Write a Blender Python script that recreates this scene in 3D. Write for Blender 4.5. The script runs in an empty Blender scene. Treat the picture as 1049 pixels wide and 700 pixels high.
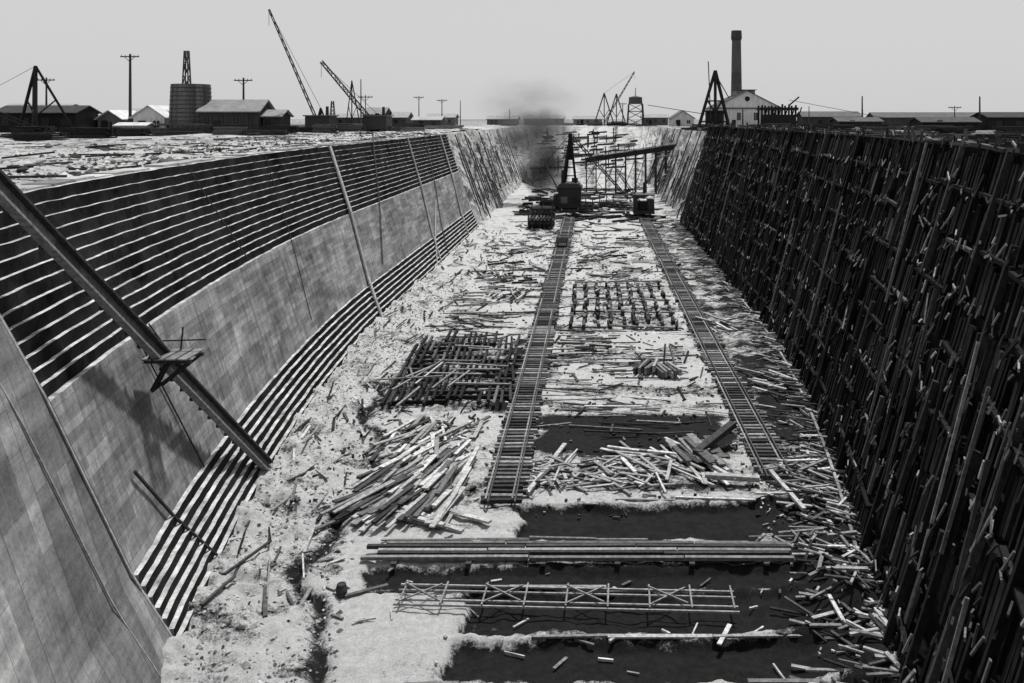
import bpy, math, random, bisect, bmesh
from mathutils import Vector, noise
R = random.Random(11)
V = Vector
scene = bpy.context.scene
scene.view_settings.view_transform = 'Standard'
try: scene.view_settings.look = 'None'
except Exception: pass
scene.view_settings.exposure = 0

G = 15.5      # yard level above dock floor
CX = -1.8; HW = 17.0; YS = 75.0; HL = 71.0; YF = 230.0; PE = 1.85
RT = 16.8     # top of right formwork

def nz(x, y, z=0.0): return noise.noise(V((x, y, z)))

# ------------------------------------------------------------------ materials
def mat_new(name, rough=0.85, spec=0.12):
    m = bpy.data.materials.new(name); m.use_nodes = True
    nt = m.node_tree; b = nt.nodes["Principled BSDF"]
    b.inputs["Roughness"].default_value = rough
    try: b.inputs["Specular IOR Level"].default_value = spec
    except Exception: pass
    return m, nt, b

def N(nt, t, **k):
    n = nt.nodes.new(t)
    for a, b in k.items(): setattr(n, a, b)
    return n

def math_(nt, op, a, b=None, clamp=False):
    n = N(nt, 'ShaderNodeMath', operation=op); n.use_clamp = clamp
    for i, v in enumerate((a, b)):
        if v is None: continue
        if isinstance(v, (int, float)): n.inputs[i].default_value = v
        else: nt.links.new(v, n.inputs[i])
    return n.outputs[0]

def noise_(nt, vec, scale, detail=4, rough=0.6):
    n = N(nt, 'ShaderNodeTexNoise')
    n.inputs['Scale'].default_value = scale; n.inputs['Detail'].default_value = detail
    n.inputs['Roughness'].default_value = rough
    if vec is not None: nt.links.new(vec, n.inputs['Vector'])
    return n.outputs[0]

def mapr(nt, v, a, b, c, d):
    n = N(nt, 'ShaderNodeMapRange'); nt.links.new(v, n.inputs[0])
    for i, x in enumerate((a, b, c, d)): n.inputs[i+1].default_value = x
    return n.outputs[0]

def mapping(nt, vec, scale):
    n = N(nt, 'ShaderNodeMapping'); nt.links.new(vec, n.inputs[0]); n.inputs['Scale'].default_value = scale
    return n.outputs[0]

def bump(nt, b, h, strength=0.4, dist=0.05):
    n = N(nt, 'ShaderNodeBump'); n.inputs['Strength'].default_value = strength; n.inputs['Distance'].default_value = dist
    nt.links.new(h, n.inputs['Height']); nt.links.new(n.outputs[0], b.inputs['Normal'])

def tone_mat(name, lo=0.6, hi=1.4, scale=3.0, stretch=(1, 1, 1), rough=0.85, spec=.12):
    m, nt, b = mat_new(name, rough, spec)
    at = N(nt, 'ShaderNodeAttribute', attribute_name='tone')
    g = N(nt, 'ShaderNodeNewGeometry').outputs['Position']
    n1 = noise_(nt, mapping(nt, g, stretch), scale, 6, 0.7)
    f = mapr(nt, n1, 0.3, 0.7, lo, hi)
    c = math_(nt, 'MULTIPLY', at.outputs['Fac'], f)
    nt.links.new(c, b.inputs['Base Color'])
    bump(nt, b, n1, 0.5, 0.04)
    return m

WOOD = tone_mat("weathered_timber", 0.4, 1.4, 5.0)
IRON = tone_mat("painted_iron", 0.7, 1.3, 3.0, rough=0.6, spec=.3)
WALLM = tone_mat("building_siding", 0.75, 1.2, 1.2, (1, 1, 0.3))
ROOFM = tone_mat("roofing", 0.7, 1.25, 0.8)
ROCKM = tone_mat("broken_stone", 0.7, 1.3, 4.0)

def concrete(name, base, stain):
    m, nt, b = mat_new(name, 0.92)
    uv = N(nt, 'ShaderNodeUVMap').outputs[0]
    def brick(c1, c2, mo, ms, bw, rh, off=.5):
        br = N(nt, 'ShaderNodeTexBrick'); nt.links.new(uv, br.inputs['Vector']); br.offset = off
        for k, c in (('Color1', c1), ('Color2', c2), ('Mortar', mo)): br.inputs[k].default_value = (c, c, c, 1)
        br.inputs['Scale'].default_value = 1.0; br.inputs['Mortar Size'].default_value = ms
        br.inputs['Mortar Smooth'].default_value = 0.7
        br.inputs['Brick Width'].default_value = bw; br.inputs['Row Height'].default_value = rh
        return br.outputs[0]
    g = N(nt, 'ShaderNodeNewGeometry').outputs['Position']
    n1 = noise_(nt, g, 0.22, 9, 0.72)
    n2 = noise_(nt, mapping(nt, uv, (1.6, 0.10, 1)), 1.3, 7, 0.75)
    n3 = noise_(nt, g, 5.0, 8, 0.8)
    n4 = noise_(nt, mapping(nt, uv, (.12, 1.5, 1)), 1.6, 6, 0.7)
    c = math_(nt, 'MULTIPLY', brick(.66, 1.2, .62, .012, 1.9, .33, .37), brick(.82, 1.12, .75, .02, 5.3, .99, .29))
    c = math_(nt, 'MULTIPLY', c, mapr(nt, n1, 0.3, 0.7, 1-stain*1.3, 1+stain*1.0))
    c = math_(nt, 'MULTIPLY', c, mapr(nt, n2, 0.3, 0.7, 1-stain*1.3, 1+stain*0.8))
    c = math_(nt, 'MULTIPLY', c, mapr(nt, n4, 0.3, 0.7, 1-stain*.6, 1+stain*0.5))
    c = math_(nt, 'MULTIPLY', c, mapr(nt, n3, 0.3, 0.7, 0.65, 1.28))
    c = math_(nt, 'MULTIPLY', c, base)
    nt.links.new(c, b.inputs['Base Color'])
    bump(nt, b, n3, 0.5, 0.05)
    return m
CONC = concrete("dock_concrete", 0.26, 0.42)

def plain(name, base, lo, hi, sc, rough=0.9, sc2=9.0, spec=.1):
    m, nt, b = mat_new(name, rough, spec)
    g = N(nt, 'ShaderNodeNewGeometry').outputs['Position']
    n1 = noise_(nt, g, sc, 8, 0.7); n2 = noise_(nt, g, sc2, 4, 0.7)
    c = math_(nt, 'MULTIPLY', mapr(nt, n1, 0.32, 0.68, lo, hi), mapr(nt, n2, 0.3, 0.7, 0.7, 1.25))
    c = math_(nt, 'MULTIPLY', c, base)
    nt.links.new(c, b.inputs['Base Color']); bump(nt, b, n2, 0.4, 0.05)
    return m
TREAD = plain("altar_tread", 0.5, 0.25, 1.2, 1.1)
RISER = plain("altar_riser_dark", 0.014, 0.2, 2.8, 0.35, .95, spec=.03)  # riser darkness put into the base colour; the sun would light these faces
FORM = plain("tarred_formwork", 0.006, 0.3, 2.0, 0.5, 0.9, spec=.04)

def dirt_mat(name, light, dark):
    m, nt, b = mat_new(name, 0.95)
    g = N(nt, 'ShaderNodeNewGeometry').outputs['Position']
    n1 = noise_(nt, g, 0.45, 9, 0.75)
    n2 = noise_(nt, g, 3.2, 9, 0.85)
    n3 = noise_(nt, mapping(nt, g, (0.3, 1.6, 1)), 0.9, 9, 0.8)
    n4 = noise_(nt, g, 14.0, 5, 0.8)
    at = N(nt, 'ShaderNodeAttribute', attribute_name='wet').outputs['Fac']
    k = math_(nt, 'ADD', at, mapr(nt, n1, 0.3, 0.7, -0.42, 0.42))
    k = math_(nt, 'ADD', k, mapr(nt, n2, 0.3, 0.7, -0.36, 0.36))
    k = math_(nt, 'ADD', k, mapr(nt, n3, 0.3, 0.7, -0.32, 0.32))
    k = math_(nt, 'ADD', k, mapr(nt, n4, 0.3, 0.7, -0.22, 0.22))
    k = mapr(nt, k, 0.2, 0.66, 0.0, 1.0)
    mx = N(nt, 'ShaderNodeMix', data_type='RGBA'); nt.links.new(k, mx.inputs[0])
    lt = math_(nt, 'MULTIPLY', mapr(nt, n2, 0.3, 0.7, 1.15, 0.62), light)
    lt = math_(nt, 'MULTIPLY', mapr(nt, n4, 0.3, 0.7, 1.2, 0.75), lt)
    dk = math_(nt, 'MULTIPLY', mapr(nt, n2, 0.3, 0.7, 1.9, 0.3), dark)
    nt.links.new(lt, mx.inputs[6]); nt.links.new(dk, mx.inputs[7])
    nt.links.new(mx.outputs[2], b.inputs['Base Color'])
    bump(nt, b, math_(nt, 'ADD', n2, math_(nt, 'MULTIPLY', n4, .5)), 0.9, 0.12)
    return m
FLOORM = dirt_mat("dock_floor_dirt", 0.48, 0.013)
YARDM = dirt_mat("yard_dirt", 0.46, 0.05)
BANKM = dirt_mat("bank_earth", 0.5, 0.05)

# ------------------------------------------------------------------ mesh accumulator
def link(o, parent=None):
    scene.collection.objects.link(o)
    if parent: o.parent = parent
    return o
def empty(name): return link(bpy.data.objects.new(name, None))

class Acc:
    def __init__(s): s.v = []; s.f = []; s.t = []
    def box(s, c, a, b, d, tone):
        i = len(s.v)
        for sx, sy, sz in ((-1,-1,-1),(1,-1,-1),(1,1,-1),(-1,1,-1),(-1,-1,1),(1,-1,1),(1,1,1),(-1,1,1)):
            s.v.append(c + a*sx + b*sy + d*sz)
        for q in ((0,3,2,1),(4,5,6,7),(0,1,5,4),(1,2,6,5),(2,3,7,6),(3,0,4,7)):
            s.f.append(tuple(i+k for k in q)); s.t.append(tone)
    def aabb(s, x0, x1, y0, y1, z0, z1, tone):
        s.box(V(((x0+x1)/2, (y0+y1)/2, (z0+z1)/2)), V(((x1-x0)/2,0,0)), V((0,(y1-y0)/2,0)), V((0,0,(z1-z0)/2)), tone)
    def beam(s, p, q, w, h, tone, up=None):
        p = V(p); q = V(q); d = q-p
        if d.length < 1e-4: return
        u = V(up) if up is not None else V((0,0,1))
        if abs(d.normalized().dot(u.normalized())) > 0.98: u = V((0,1,0))
        side = d.cross(u).normalized(); u2 = side.cross(d).normalized()
        s.box((p+q)/2, d/2, side*w/2, u2*h/2, tone)
    def cyl(s, p, q, r1, r2, n, tone):
        p = V(p); q = V(q); d = (q-p).normalized()
        u = V((0,0,1)) if abs(d.z) < 0.9 else V((1,0,0))
        a = d.cross(u).normalized(); b = d.cross(a); i = len(s.v)
        for c, r in ((p, r1), (q, r2)):
            for k in range(n):
                t = 2*math.pi*k/n; s.v.append(c + a*math.cos(t)*r + b*math.sin(t)*r)
        for k in range(n):
            s.f.append((i+k, i+(k+1)%n, i+n+(k+1)%n, i+n+k)); s.t.append(tone)
        s.f.append(tuple(i+k for k in range(n))); s.t.append(tone)
        s.f.append(tuple(i+n+k for k in reversed(range(n)))); s.t.append(tone)
    def poly(s, pts, tone):
        i = len(s.v); s.v += [V(p) for p in pts]; s.f.append(tuple(range(i, i+len(pts)))); s.t.append(tone)
    def rock(s, c, r, tone):
        i = len(s.v)
        pts = [V((0,0,-1)), V((1,0,0)), V((0,1,0)), V((-1,0,0)), V((0,-1,0)), V((0,0,1))]
        for p in pts: s.v.append(V(c) + V((p.x*r*R.uniform(.6,1.4), p.y*r*R.uniform(.6,1.4), p.z*r*R.uniform(.4,.9))) + V((R.uniform(-.2,.2)*r, R.uniform(-.2,.2)*r, 0)))
        for a, b in ((1,2),(2,3),(3,4),(4,1)):
            s.f.append((i+a, i+b, i+5)); s.t.append(tone); s.f.append((i+b, i+a, i)); s.t.append(tone)
    def obj(s, name, mat, parent=None):
        me = bpy.data.meshes.new(name); me.from_pydata([tuple(p) for p in s.v], [], s.f)
        a = me.attributes.new('tone', 'FLOAT', 'FACE'); a.data.foreach_set('value', s.t)
        me.materials.append(mat); me.update()
        return link(bpy.data.objects.new(name, me), parent)

# ------------------------------------------------------------------ dock plan path
path = []
y = YF
while y > YS: path.append((CX-HW, y)); y -= 1.0
n = 260
for k in range(n+1):
    th = math.pi*k/n
    c, sn = math.cos(th), math.sin(th)
    path.append((CX - HW*math.copysign(abs(c)**(2/PE), c), YS - HL*abs(sn)**(2/PE)))
y = YS+1
while y < YF: path.append((CX+HW, y)); y += 1.0
nf = 80
far0 = len(path)
for k in range(nf):
    th = math.pi*k/nf
    path.append((CX + HW*math.cos(th), YF + 40*math.sin(th)))
NP = len(path)
norm = []
for i in range(NP):
    a = path[(i-1) % NP]; b = path[(i+1) % NP]
    t = V((b[0]-a[0], b[1]-a[1])).normalized()
    norm.append((t.y, -t.x))
if norm[5][0] > 0: norm = [(-a, -b) for a, b in norm]
for _ in range(4):
    norm = [tuple(V((norm[(i-1)%NP][0]+2*norm[i][0]+norm[(i+1)%NP][0], norm[(i-1)%NP][1]+2*norm[i][1]+norm[(i+1)%NP][1])).normalized()) for i in range(NP)]
cum = [0.0]
for i in range(1, NP): cum.append(cum[-1] + math.hypot(path[i][0]-path[i-1][0], path[i][1]-path[i-1][1]))
def W(s, off, z):
    i = max(0, min(NP-2, bisect.bisect_right(cum, s)-1))
    f = (s-cum[i])/max(1e-9, cum[i+1]-cum[i])
    a, b = path[i], path[i+1]; na, nb = norm[i], norm[i+1]
    x = a[0]+(b[0]-a[0])*f; yy = a[1]+(b[1]-a[1])*f
    nx = na[0]+(nb[0]-na[0])*f; ny = na[1]+(nb[1]-na[1])*f
    return V((x+nx*off, yy+ny*off, z))
def WN(s): return (W(s, 1, 0)-W(s, 0, 0)).normalized()
itip = min(range(NP), key=lambda i: path[i][1])
def sL(yv):
    for i in range(itip):
        if path[i][1] <= yv:
            if i == 0: return 0.0
            y0, y1 = path[i-1][1], path[i][1]
            return cum[i-1]+(cum[i]-cum[i-1])*(y0-yv)/max(1e-6, y0-y1)
def sR(yv):
    for i in range(itip, far0):
        if path[i][1] >= yv: return cum[i]
STIP = cum[itip]

def gridobj(name, rows, uvs, mats, rowmat, parent=None, attr=None, smooth=False):
    nr = len(rows); nc = len(rows[0])
    vs = [tuple(p) for r in rows for p in r]
    fs = []; mi = []
    for i in range(nr-1):
        for j in range(nc-1):
            fs.append((i*nc+j, i*nc+j+1, (i+1)*nc+j+1, (i+1)*nc+j)); mi.append(rowmat[i] if rowmat else 0)
    me = bpy.data.meshes.new(name); me.from_pydata(vs, [], fs)
    for m in mats: me.materials.append(m)
    me.polygons.foreach_set('material_index', mi)
    if uvs:
        fl = [u for r in uvs for u in r]
        ul = me.uv_layers.new(name="UVMap"); data = []
        for f in fs:
            for k in f: data += [fl[k][0], fl[k][1]]
        ul.data.foreach_set('uv', data)
    if attr:
        a = me.attributes.new('wet', 'FLOAT', 'POINT'); a.data.foreach_set('value', attr)
    if smooth: me.polygons.foreach_set('use_smooth', [True]*len(fs))
    me.update()
    return link(bpy.data.objects.new(name, me), parent)

# ------------------------------------------------------------------ left wall
prof = [(0.0, -1.2, 1)]
off, z = 0.0, 0.0
LS, LT, LR = 7, 0.185, 0.44
US, UT = 13, 0.155
MZ = 6.3; MO = 1.9
URr = (G - LS*LR - MZ)/US
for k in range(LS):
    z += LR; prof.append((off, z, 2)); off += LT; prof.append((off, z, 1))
zl, ol = z, off
prof[-1] = (off, z, 0)
z += MZ; off += MO; zm, om = z, off
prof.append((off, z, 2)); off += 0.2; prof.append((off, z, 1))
for k in range(US):
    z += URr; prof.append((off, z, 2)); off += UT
    if k < US-1: prof.append((off, z, 1))
OFFT = off
prof.append((off+1.2, z, 0))
def surf(z):
    if z < zl: return ol*z/zl
    if z < zm: return ol+(om-ol)*(z-zl)/(zm-zl)
    return om + (OFFT-om)*(z-zm)/(G-zm)
S0 = sL(137.0); SE = sL(28.1)
def send(z): return SE + 3.6*max(0, z)/G
wall = empty("dry_dock_altar_wall")
NC = 300
rows = []; uvs = []; L = 0
for i, (o, zz, m) in enumerate(prof):
    if i: L += math.hypot(o-prof[i-1][0], zz-prof[i-1][1])
    r = []; u = []
    for j in range(NC+1):
        s = S0 + (send(zz)-S0)*j/NC
        r.append(W(s, o + 0.05*nz(s*0.4, zz*2, 3)+.03*nz(s*1.7, zz*3, 3), zz + 0.035*nz(s*0.9, zz, 9))); u.append((s, L))
    rows.append(r); uvs.append(u)
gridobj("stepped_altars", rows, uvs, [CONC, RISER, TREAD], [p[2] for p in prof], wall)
zs = sorted(set([-1.2, 0.0, LR] + [zl*(k/4) for k in range(1, 5)] + [zl+(zm-zl)*k/5 for k in range(1, 6)] + [zm+(G-zm)*k/6 for k in range(1, 7)]))
rows = []; uvs = []
for zz in zs:
    r = []; u = []
    for j in range(121):
        s = send(zz) + (STIP-send(zz))*j/120
        r.append(W(s, surf(max(0, zz)) - (0.06 if zz < zl or zz > zm else 0.004), zz)); u.append((zz*0.5, s*0.45))
    rows.append(r); uvs.append(u)
r = []; u = []
for j in range(121):
    s = send(G)+(STIP-send(G))*j/120; r.append(W(s, OFFT+1.2, G)); u.append((s, 20))
rows.append(r); uvs.append(u)
gridobj("smooth_head_facing", rows, uvs, [CONC], None, wall)
a = Acc()
for i in range(len(prof)-2):
    o1, z1, _ = prof[i]; o2, z2, _ = prof[i+1]
    a.poly([W(send(z1), surf(max(0, z1))-0.06, z1), W(send(z1), o1, z1), W(send(z2), o2, z2), W(send(z2), surf(max(0, z2))-0.06, z2)], 0.2)
a.obj("step_returns", ROCKM, wall)
a = Acc()
for ds, w_, t_ in ((0.12, .09, .3), (1.9, .03, .35)):
    for k in range(18):
        z1 = G*k/18; z2 = G*(k+1)/18
        a.beam(W(send(z1)+ds, surf(z1)-0.05, z1), W(send(z2)+ds, surf(z2)-0.05, z2), w_, 0.05, t_, up=WN(send(z1)))
a.obj("joint_strips", WOOD, wall)
a = Acc()
s = S0
while s < STIP-1:
    if R.random() < .9: a.box((W(s, OFFT+0.6, G+0.03)+W(s+1.9, OFFT+0.6, G+0.03))/2 + V((0,0,R.uniform(-.03,.04))), (W(s+1.9, OFFT+.6, 0)-W(s, OFFT+.6, 0))/2*0.98, WN(s+.95)*R.uniform(.4, .6), V((0,0,0.06)), R.uniform(.12,.4))
    s += 1.95
a.obj("coping_stones", ROCKM, wall)

def wall_strip(name, ytop, ybot, w, h, tone, z0=0.0, z1=G, lift=0.15, mat=WOOD):
    a = Acc(); sa, sb = sL(ybot), sL(ytop); nseg = 8
    for k in range(nseg):
        t1, t2 = k/nseg, (k+1)/nseg
        p = W(sa+(sb-sa)*t1, surf(z0+(z1-z0)*t1)-lift, z0+(z1-z0)*t1)
        q = W(sa+(sb-sa)*t2, surf(z0+(z1-z0)*t2)-lift, z0+(z1-z0)*t2)
        a.beam(p, q, w, h, tone*R.uniform(.8, 1.2), up=WN(sa))
    a.obj(name, mat)
wall_strip("timber_slide", 76, 74, 0.62, 0.14, 0.36)
wall_strip("timber_slide", 108, 103, 0.45, 0.14, 0.36)
wall_strip("timber_slide", 131, 126, 0.6, 0.14, 0.4)
wall_strip("leaning_pole", 92, 80, 0.12, 0.10, 0.05, 4, G+1)
wall_strip("leaning_pole", 120, 108, 0.14, 0.12, 0.05, 0, G+1)
wall_strip("leaning_pole", 112, 100, 0.26, 0.12, 0.3, 0, 7)
wall_strip("leaning_pole", 29.6, 33.3, 0.08, 0.08, 0.03, 0.5, 5.6, 0.15)
wall_strip("hanging_rope", 33.5, 35.8, 0.045, 0.045, 0.03, 3.0, 9.5, 0.08)
wall_strip("hanging_rope", 35, 39.5, 0.045, 0.045, 0.04, 3.0, 9.5, 0.08)
wall_strip("hanging_rope", 46, 50, 0.05, 0.05, 0.04, 9.5, G, 0.1)
wall_strip("hanging_rope", 60, 58, 0.05, 0.05, 0.05, 4, G, 0.1)

# diagonal timber chute lying down the wall, with its platform
ch = empty("timber_chute")
a = Acc()
P0 = V((-16.35, 41.8, 0.4)); P1 = P0+(V((-17.25, 24.9, 15.3))-P0)*1.12
dd = (P1-P0); outw = V((1, -0.1, 0.3)); outw = (outw - dd.normalized()*outw.dot(dd.normalized())).normalized()
sd = dd.cross(outw).normalized()
nb = 16
for k in range(nb):
    p = P0+dd*k/nb; q = P0+dd*(k+1)/nb
    a.beam(p, q, 0.5, 0.08, R.uniform(.08, .16), up=outw)
for sgn in (-1, 1):
    a.beam(P0+sd*0.28*sgn+outw*0.10, P1+sd*0.28*sgn+outw*0.10, 0.09, 0.28, 0.04 if sgn > 0 else 0.2, up=outw)
for k in range(0, 26):
    p = P0+dd*(k+0.5)/26
    a.beam(p-sd*0.34-outw*.1, p+sd*0.34-outw*.1, 0.12, 0.12, 0.05, up=outw)
a.obj("trough", WOOD, ch)
a = Acc()
pc = P0+dd*0.50+V((.4, 0, 0))
for k in range(4): a.aabb(pc.x-0.8+k*.45, pc.x-0.45+k*.45, pc.y-0.6, pc.y+0.9, pc.z+0.003, pc.z+0.06, R.uniform(.06,.25))
for q in (-.4, .6): a.beam((pc.x-.8, pc.y+q, pc.z-.08), (pc.x+1.0, pc.y+q, pc.z-.08), .12, .14, .05)
a.beam(pc+V((.9, 0.6, -.1)), pc+V((-0.6, 0.6, -1.3)), 0.1, 0.1, 0.03)
a.beam(pc+V((.9, -0.4, -.1)), pc+V((-0.6, -.2, -1.3)), 0.1, 0.1, 0.03)
a.beam(pc+V((.1, -0.4, -.15)), pc+V((-0.5, -.3, -1.2)), 0.3, 0.1, 0.02)
a.beam(pc+V((0.1, 0.6, 0)), pc+V((0.2, 0.6, 1.0)), 0.05, 0.05, 0.05)
a.beam(pc+V((-.6, 0.6, .45)), pc+V((1.1, 0.6, .5)), 0.05, 0.05, 0.05)
a.obj("platform", WOOD, ch)

# ------------------------------------------------------------------ right wall: formwork
fw = empty("timber_formwork_wall")
SR1 = sR(140.0)
def rsurf(z): return 4.9*z/RT
rows = []; NT = 9
pr = [(0.0, -1.2)]
for k in range(NT):
    z1 = RT*(k+1)/NT; pr.append((rsurf(z1)-0.45, z1-0.02)); pr.append((rsurf(z1), z1))
pr += [(rsurf(RT)+0.5, RT+0.02), (rsurf(RT)+0.55, G-0.3)]
for (o, zz) in pr:
    r = []
    for j in range(301):
        s = STIP+(SR1-STIP)*j/300; r.append(W(s, o+0.1*nz(s*0.5, zz, 4), zz))
    rows.append(r)
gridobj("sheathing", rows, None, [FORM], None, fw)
a = Acc()
s = STIP+4
while s < SR1:
    for k in range(NT):
        if R.random() < 0.15: continue
        z1 = RT*k/NT+R.uniform(0, .2); z2 = RT*(k+1)/NT - R.uniform(.0, .5)
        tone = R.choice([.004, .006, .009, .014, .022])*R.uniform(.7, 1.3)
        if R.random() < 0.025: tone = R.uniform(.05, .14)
        j1 = R.uniform(-.08, .08)
        a.beam(W(s+j1, rsurf(z1)-0.5, z1), W(s+j1+R.uniform(-.09,.09), rsurf(z2)-0.52, z2), R.uniform(.14, .34), R.uniform(.04, .16), tone, up=WN(s))
    s += .46
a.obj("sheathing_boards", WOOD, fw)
a = Acc()
s = STIP+6
while s < SR1:
    lean = R.uniform(-.6, .6)
    tone = R.choice([.008, .012, .02, .03, .05])
    for k in range(6):
        t1, t2 = k/6, (k+1)/6
        if R.random() < .28: continue
        a.beam(W(s+lean*t1, rsurf(RT*t1)-.74, RT*t1), W(s+lean*t2, rsurf(RT*t2)-.74, RT*t2), .2, .22, tone*R.uniform(.6, 1.3), up=WN(s))
    s += R.uniform(2.2, 4.2)
for k in range(NT+1):
    s = STIP+4
    while s < SR1-4:
        Ls = R.uniform(2.0, 6.0); zz = RT*k/NT + R.uniform(-.15, .2)
        if R.random() < 0.55:
            tone = R.uniform(.005, .016) if R.random() < 0.85 else R.uniform(.03, .08)
            dz_ = R.uniform(-.15, .15)
            for q in range(3):
                a.beam(W(s+Ls*q/3, rsurf(zz)-0.66, zz+.1+dz_*q/3), W(s+Ls*(q+1)/3, rsurf(zz)-0.66, zz+.1+dz_*(q+1)/3), 0.16, 0.15, tone)
        s += Ls
a.obj("soldiers_and_walers", WOOD, fw)
a = Acc()
s = STIP+8
while s < SR1:
    z0 = R.choice([0, 1.9, 3.7, 5.5, 9]); z1 = min(RT, z0+R.uniform(3, 9)); tone = R.choice([.015, .03, .05, .09, .18])*R.uniform(.8, 1.2)
    run = R.uniform(.3, 1.8)
    for k in range(4):
        t1, t2 = k/4, (k+1)/4
        a.beam(W(s+t1*run, rsurf(z0+(z1-z0)*t1)-.9, z0+(z1-z0)*t1), W(s+t2*run, rsurf(z0+(z1-z0)*t2)-.9, z0+(z1-z0)*t2), .12, .1, tone, up=WN(s))
    s += R.uniform(1.5, 4.5)
a.obj("shores", WOOD, fw)
a = Acc()
for k in range(3000):
    s = R.uniform(STIP+10, SR1); lev = R.randrange(0, NT+1); zz = RT*lev/NT + R.uniform(.05, .5)
    if R.random() < .4: zz = R.uniform(.3, RT-.5)
    ln = R.uniform(0.12, 0.6) if R.random() < .92 else R.uniform(.8, 1.6)
    an = R.gauss(1.5, 0.4) if R.random() < .7 else R.uniform(-.4, .6)
    tone = R.choice([.015, .02, .03, .05, .08, .14, .26])*R.uniform(.7, 1.3)
    ds = math.cos(an)*ln/2; dz = math.sin(an)*ln/2
    p = W(s-ds, rsurf(max(0, zz-dz))-0.78-R.uniform(0, .12), max(0.1, zz-dz)); q = W(s+ds, rsurf(min(RT, zz+dz))-0.72-R.uniform(0, .12), min(RT+.5, zz+dz))
    a.beam(p, q, R.uniform(.05, .13), 0.05, tone, up=WN(s))
a.obj("cleats_and_offcuts", WOOD, fw)
a = Acc()
s = STIP+10
while s < SR1:
    h = R.uniform(.1, .8); o = rsurf(RT)+R.uniform(-.5, .5)
    a.beam(W(s, o, RT-.2), W(s+R.uniform(-.2,.2), o, RT+h), .14, .14, R.uniform(.02, .1)); s += R.uniform(.8, 2.4)
    if R.random() < .3: a.beam(W(s, o, RT+.1), W(s+R.uniform(1,3), o+R.uniform(-.3,.3), RT+.15), .2, .1, R.uniform(.03, .2))
a.obj("top_stubs", WOOD, fw)

# ------------------------------------------------------------------ earth banks
def bank(name, s0, s1, inward=0.0):
    rows = []; at = []
    nzr = 30; ns = int((s1-s0)/0.8)
    for i in range(nzr+1):
        t = i/nzr; r = []
        for j in range(ns+1):
            f = j/ns; s = s0+(s1-s0)*f
            sa = min(s, cum[-1])
            e = max(0.0, min(1, (s-s0)/6, (s1-s)/6))
            d = 1.0*nz(s*.18, t*3, 5)+.6*nz(s*.6, t*9, 8)+.3*nz(s*1.5, t*20, 2)
            far = inward*max(0.0, math.sin(math.pi*f))**1.5
            p = W(sa, (OFFT+.6)*t**.85 + d*(1-abs(2*t-1)**6)*e, -0.4 + (G+.4)*t)
            p.y -= far*(1-t)
            p.z += .5*nz(p.x*.3, p.y*.15, 3)*e*(1-abs(2*t-1)**4)
            r.append(p)
            at.append(0.22+.34*nz(s*.5, t*2.0, 1)+ (0.35 if nz(s*.8, 0, 40) > .28 else 0))
        rows.append(r)
    gridobj(name, rows, None, [BANKM], None, None, at)
bank("earth_bank", 0.0, S0+0.5)
bank("earth_bank", SR1-0.3, cum[far0]+0.0)
bank("earth_bank", cum[far0], cum[-1], inward=60)
for sgn in (-1, 1):
    a = Acc()
    for k in range(40):
        s = S0-2-k*2.1 if sgn < 0 else SR1+2+k*2.2
        if R.random() < .2: continue
        z1 = R.uniform(4, G+.8); z0 = R.uniform(0, 5)
        dk = math.copysign(R.uniform(0, 1.4), sgn)
        a.beam(W(s, OFFT*z0/G-.5, z0), W(s+dk, OFFT*z1/G-.3, z1), .2, .2, R.uniform(.02, .14), up=WN(s))
        if R.random() < .4: a.beam(W(s, OFFT*z0/G-.6, z1*.6), W(s+sgn*5, OFFT*z1/G-.3, z1*.6+.3), .2, .16, R.uniform(.04, .3))
    a.obj("sheeting_posts", WOOD)
a = Acc()
for k in range(70):
    x = R.uniform(-15, 14); y = R.uniform(222, 262); zz = max(0, (y-205)/65*15)
    an = R.uniform(-.6, .6); L_ = R.uniform(1.5, 6)
    a.beam((x-L_/2, y, zz+.6), (x+L_/2, y+an*3, zz+.9), .35, .5, R.choice([.02, .04, .08, .2]))
    if R.random() < .35: a.beam((x, y, zz-.5), (x, y, zz+R.uniform(1.5, 4)), .3, .3, .03)
a.obj("scattered_lumber", WOOD)

# ------------------------------------------------------------------ yard ground
offs = [0, .6, 1.2, 2, 3, 4, 5.2, 6.6, 8, 10, 12, 15, 18, 22, 27, 33, 40, 50, 62, 80, 105, 150, 220, 350, 600, 1100, 2200, 4500]
def yard_z(x, y, d):
    a = min(1, d/3)
    k = .35*nz(x*.15, y*.15, 1) + .3*nz(x*.55, y*.55, 2)+.16*nz(x*1.5, y*1.5, 3)
    if x > 15: k = k*0.6
    return G + a*k*(1 if d < 110 else 0.2) - (.02 if d < 1 else 0)
idx = list(range(0, NP, 1)) + [0]
rows = []; at = []
for d in offs:
    r = []
    for i in idx:
        o = OFFT+d
        if d == 0: o = OFFT+.9
        x = path[i][0]+norm[i][0]*o; yv = path[i][1]+norm[i][1]*o
        r.append(V((x, yv, yard_z(x, yv, d) if d > .7 else G-.015)))
        w = 0.2 if x < 0 else .5
        if x < 0 and 12 < d < 50: w += .14
        if d > 55: w = .5
        at.append(w+.4*nz(x*.08, yv*.08, 6))
    rows.append(r)
gridobj("ground", rows, None, [YARDM], None, None, at)

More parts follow.
